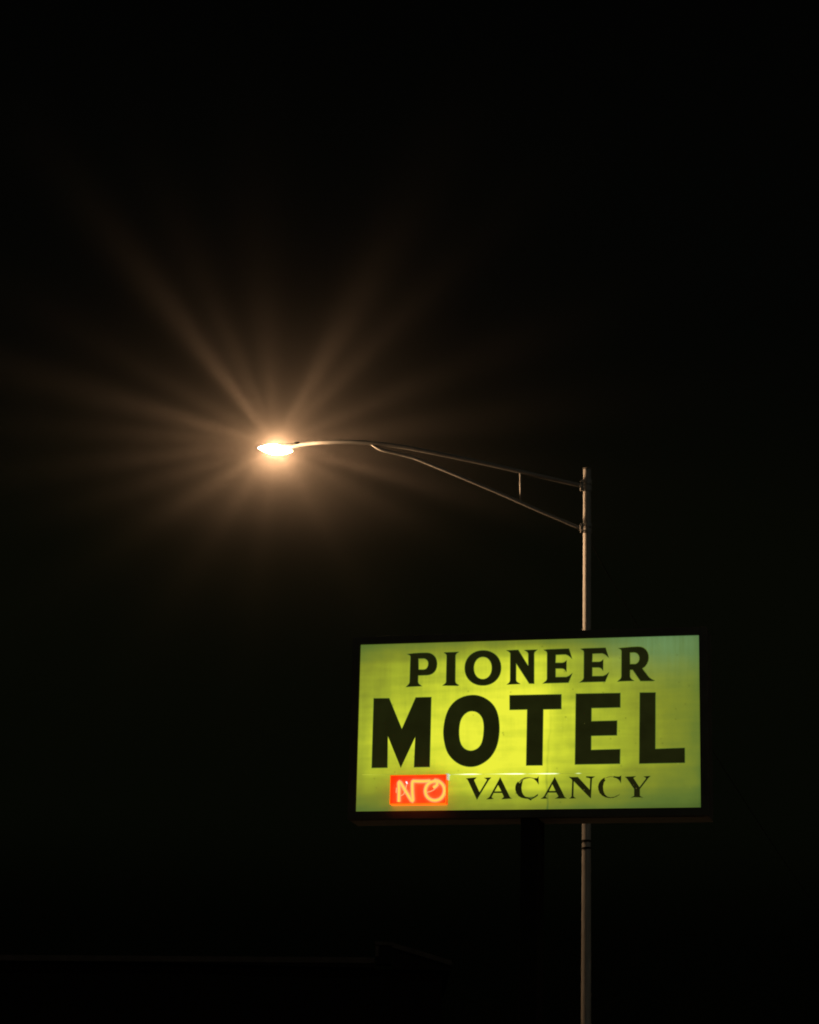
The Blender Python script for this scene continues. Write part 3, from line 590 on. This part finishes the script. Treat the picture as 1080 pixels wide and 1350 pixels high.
# ================================================================ GROUND
def sheet(name, x0, x1, y0, y1, z, mat):
    bm = bmesh.new()
    v = [bm.verts.new(q) for q in ((x0, y0, z), (x1, y0, z), (x1, y1, z), (x0, y1, z))]
    bm.faces.new(v)
    o = from_bm(name, bm, mat); o['kind'] = 'structure'; o['label'] = 'dark ' + name.replace('_', ' ')
    return o
g = sheet('ground', -900, 900, -300, 1500, 0.0, M['asphalt']); g['label'] = 'dark asphalt ground'
bm = bmesh.new()
box(bm, -40, 40, 23.2, 30.5, -.05, .13, .02)
o = from_bm('pavement', bm, M['concrete']); o['kind'] = 'structure'; o['label'] = 'pale concrete pavement that carries the sign and the lamp'
sign.location.z = .13; lamp.location.z = .13
for ob_ in (sign, lamp):
    for c in ob_.children:
        if c.name.split('.')[0] not in ('support_post', 'base_plate', 'pole'):
            c.location.z -= .13
for nm in ('support_post', 'pole'):
    for ob_ in list(sign.children) + list(lamp.children):
        if ob_.name.split('.')[0] == nm:
            top = max(v.co.z for v in ob_.data.vertices)
            for v in ob_.data.vertices:
                if v.co.z > top - .02: v.co.z -= .13
o = sheet('road_marking', -200, 200, 14.0, 14.12, .004, M['paint']); o['label'] = 'long painted line on the road'

# ================================================================ WORLD (night sky and added haze)
w = bpy.data.worlds.new('World'); scene.world = w; w.use_nodes = True
t = NT(w.node_tree)
sky = t.n('ShaderNodeTexSky', sky_type='NISHITA', sun_disc=False)
sky.sun_elevation = R(2); sky.sun_rotation = R(200)
# faint olive band painted into the sky for the sign's glow, black overhead
el = t.n('ShaderNodeSeparateXYZ', ins={0: t.n('ShaderNodeTexCoord').outputs['Generated']}).outputs[2]
band = t.ramp(el, [(0.0, (.0002, .0002, .0002)), (.09, (.0003, .0004, .0002)), (.15, (.0013, .0017, .0007)), (.24, (.0017, .0020, .0008)), (.36, (.0009, .0010, .0007)), (.55, (.0004, .0004, .0004))], 'EASE')
skyc = t.n('ShaderNodeMix', data_type='RGBA', blend_type='ADD', ins={0: 1.0, 6: band, 7: t.n('ShaderNodeVectorMath', operation='SCALE', ins={0: sky.outputs[0], 'Scale': SKY}).outputs[0]})
bg = t.n('ShaderNodeBackground', ins={'Color': skyc.outputs[2], 'Strength': 1.0})
ow = t.n('ShaderNodeOutputWorld'); t.link(bg.outputs[0], ow.inputs['Surface'])
# haze volume added beyond the lamp to imitate its lens glow, densest round the head
HR = 7.5
bm = bmesh.new()
bmesh.ops.create_icosphere(bm, subdivisions=4, radius=HR)
for v in bm.verts: v.co.y = max(v.co.y * .40, 0.0)
bmesh.ops.remove_doubles(bm, verts=bm.verts, dist=.001)
m_, t = new_mat('added_glow_haze')
tc = t.n('ShaderNodeTexCoord')
r_ = t.n('ShaderNodeVectorMath', operation='LENGTH', ins={0: tc.outputs['Object']}).outputs['Value']
q = t.math('DIVIDE', r_, HAZE_R)
edge = t.math('SUBTRACT', 1.0, t.math('DIVIDE', r_, HR), clamp=True)
nz = t.n('ShaderNodeTexNoise', ins={'Vector': tc.outputs['Object'], 'Scale': .55, 'Detail': 2.0})
zz = t.n('ShaderNodeSeparateXYZ', ins={0: tc.outputs['Object']}).outputs[2]
lift = t.ramp(t.math('ADD', .5, t.math('MULTIPLY', zz, .2)), [(0.0, .10), (.30, .18), (.52, .78), (.9, 1.0)])
wisp = t.math('MULTIPLY', lift, t.math('ADD', .55, t.math('MULTIPLY', nz.outputs[0], .9)))
dens = t.math('MULTIPLY', t.math('MULTIPLY', t.math('DIVIDE', HAZE, t.math('ADD', 1.0, t.math('MULTIPLY', q, q))), edge), wisp)
core = t.math('POWER', 2.718, t.math('MULTIPLY', t.math('MULTIPLY', t.math('DIVIDE', r_, .30), t.math('DIVIDE', r_, .30)), -1.0))
dens = t.math('ADD', dens, t.math('MULTIPLY', core, HAZE_CORE))
vs_ = t.n('ShaderNodeVolumeScatter', ins={'Color': (1, .91, .86, 1), 'Density': dens, 'Anisotropy': 0.0})
o_ = t.n('ShaderNodeOutputMaterial'); t.link(vs_.outputs[0], o_.inputs['Volume'])
m_.cycles.volume_step_rate = 1.0
m_.cycles.volume_sampling = 'EQUIANGULAR'
hz = from_bm('lamp_glow_haze', bm, m_)
hz.location = (HC.x, HC.y + .27, HC.z + .06)
tag(hz, 'added haze that imitates the glow round the street lamp head', None, kind='stuff')
# weak fill light added from the camera side to lift the pole's shaded part
sd = bpy.data.lights.new('fill_sun', 'SUN'); sd.energy = FILL_SUN; sd.angle = R(.5); sd.color = (1, .97, .74)
so = bpy.data.objects.new('fill_sun', sd); COL.objects.link(so); so.rotation_euler = (R(58), 0, R(28))

# ================================================================ CAMERA
cd = bpy.data.cameras.new('camera'); co = bpy.data.objects.new('camera', cd); COL.objects.link(co)
cd.sensor_fit = 'VERTICAL'; cd.sensor_height = 36.0; cd.lens = 3100.0 / 1350.0 * 36.0
cd.clip_start = .1; cd.clip_end = 4000
pit, rol = R(15.680), R(1.3335)
fw = Vector((0, math.cos(pit), math.sin(pit))); up = Vector((0, -math.sin(pit), math.cos(pit))); rt = Vector((1, 0, 0))
r2 = rt * math.cos(rol) + up * math.sin(rol); u2 = -rt * math.sin(rol) + up * math.cos(rol)
mm = Matrix((r2, u2, -fw)).transposed().to_4x4(); mm.translation = Vector((0, 0, 1.6))
co.matrix_world = mm
scene.camera = co
scene.render.engine = 'CYCLES'
scene.view_settings.view_transform = 'Standard'; scene.view_settings.look = 'None'
scene.view_settings.exposure = 0; scene.view_settings.gamma = 1
cy = scene.cycles
cy.use_denoising = True
try: cy.denoiser = 'OPENIMAGEDENOISE'
except Exception: pass
cy.filter_width = 1.9
cy.max_bounces = 6; cy.volume_bounces = 0
cy.sample_clamp_indirect = 2.0
cy.volume_max_steps = 64
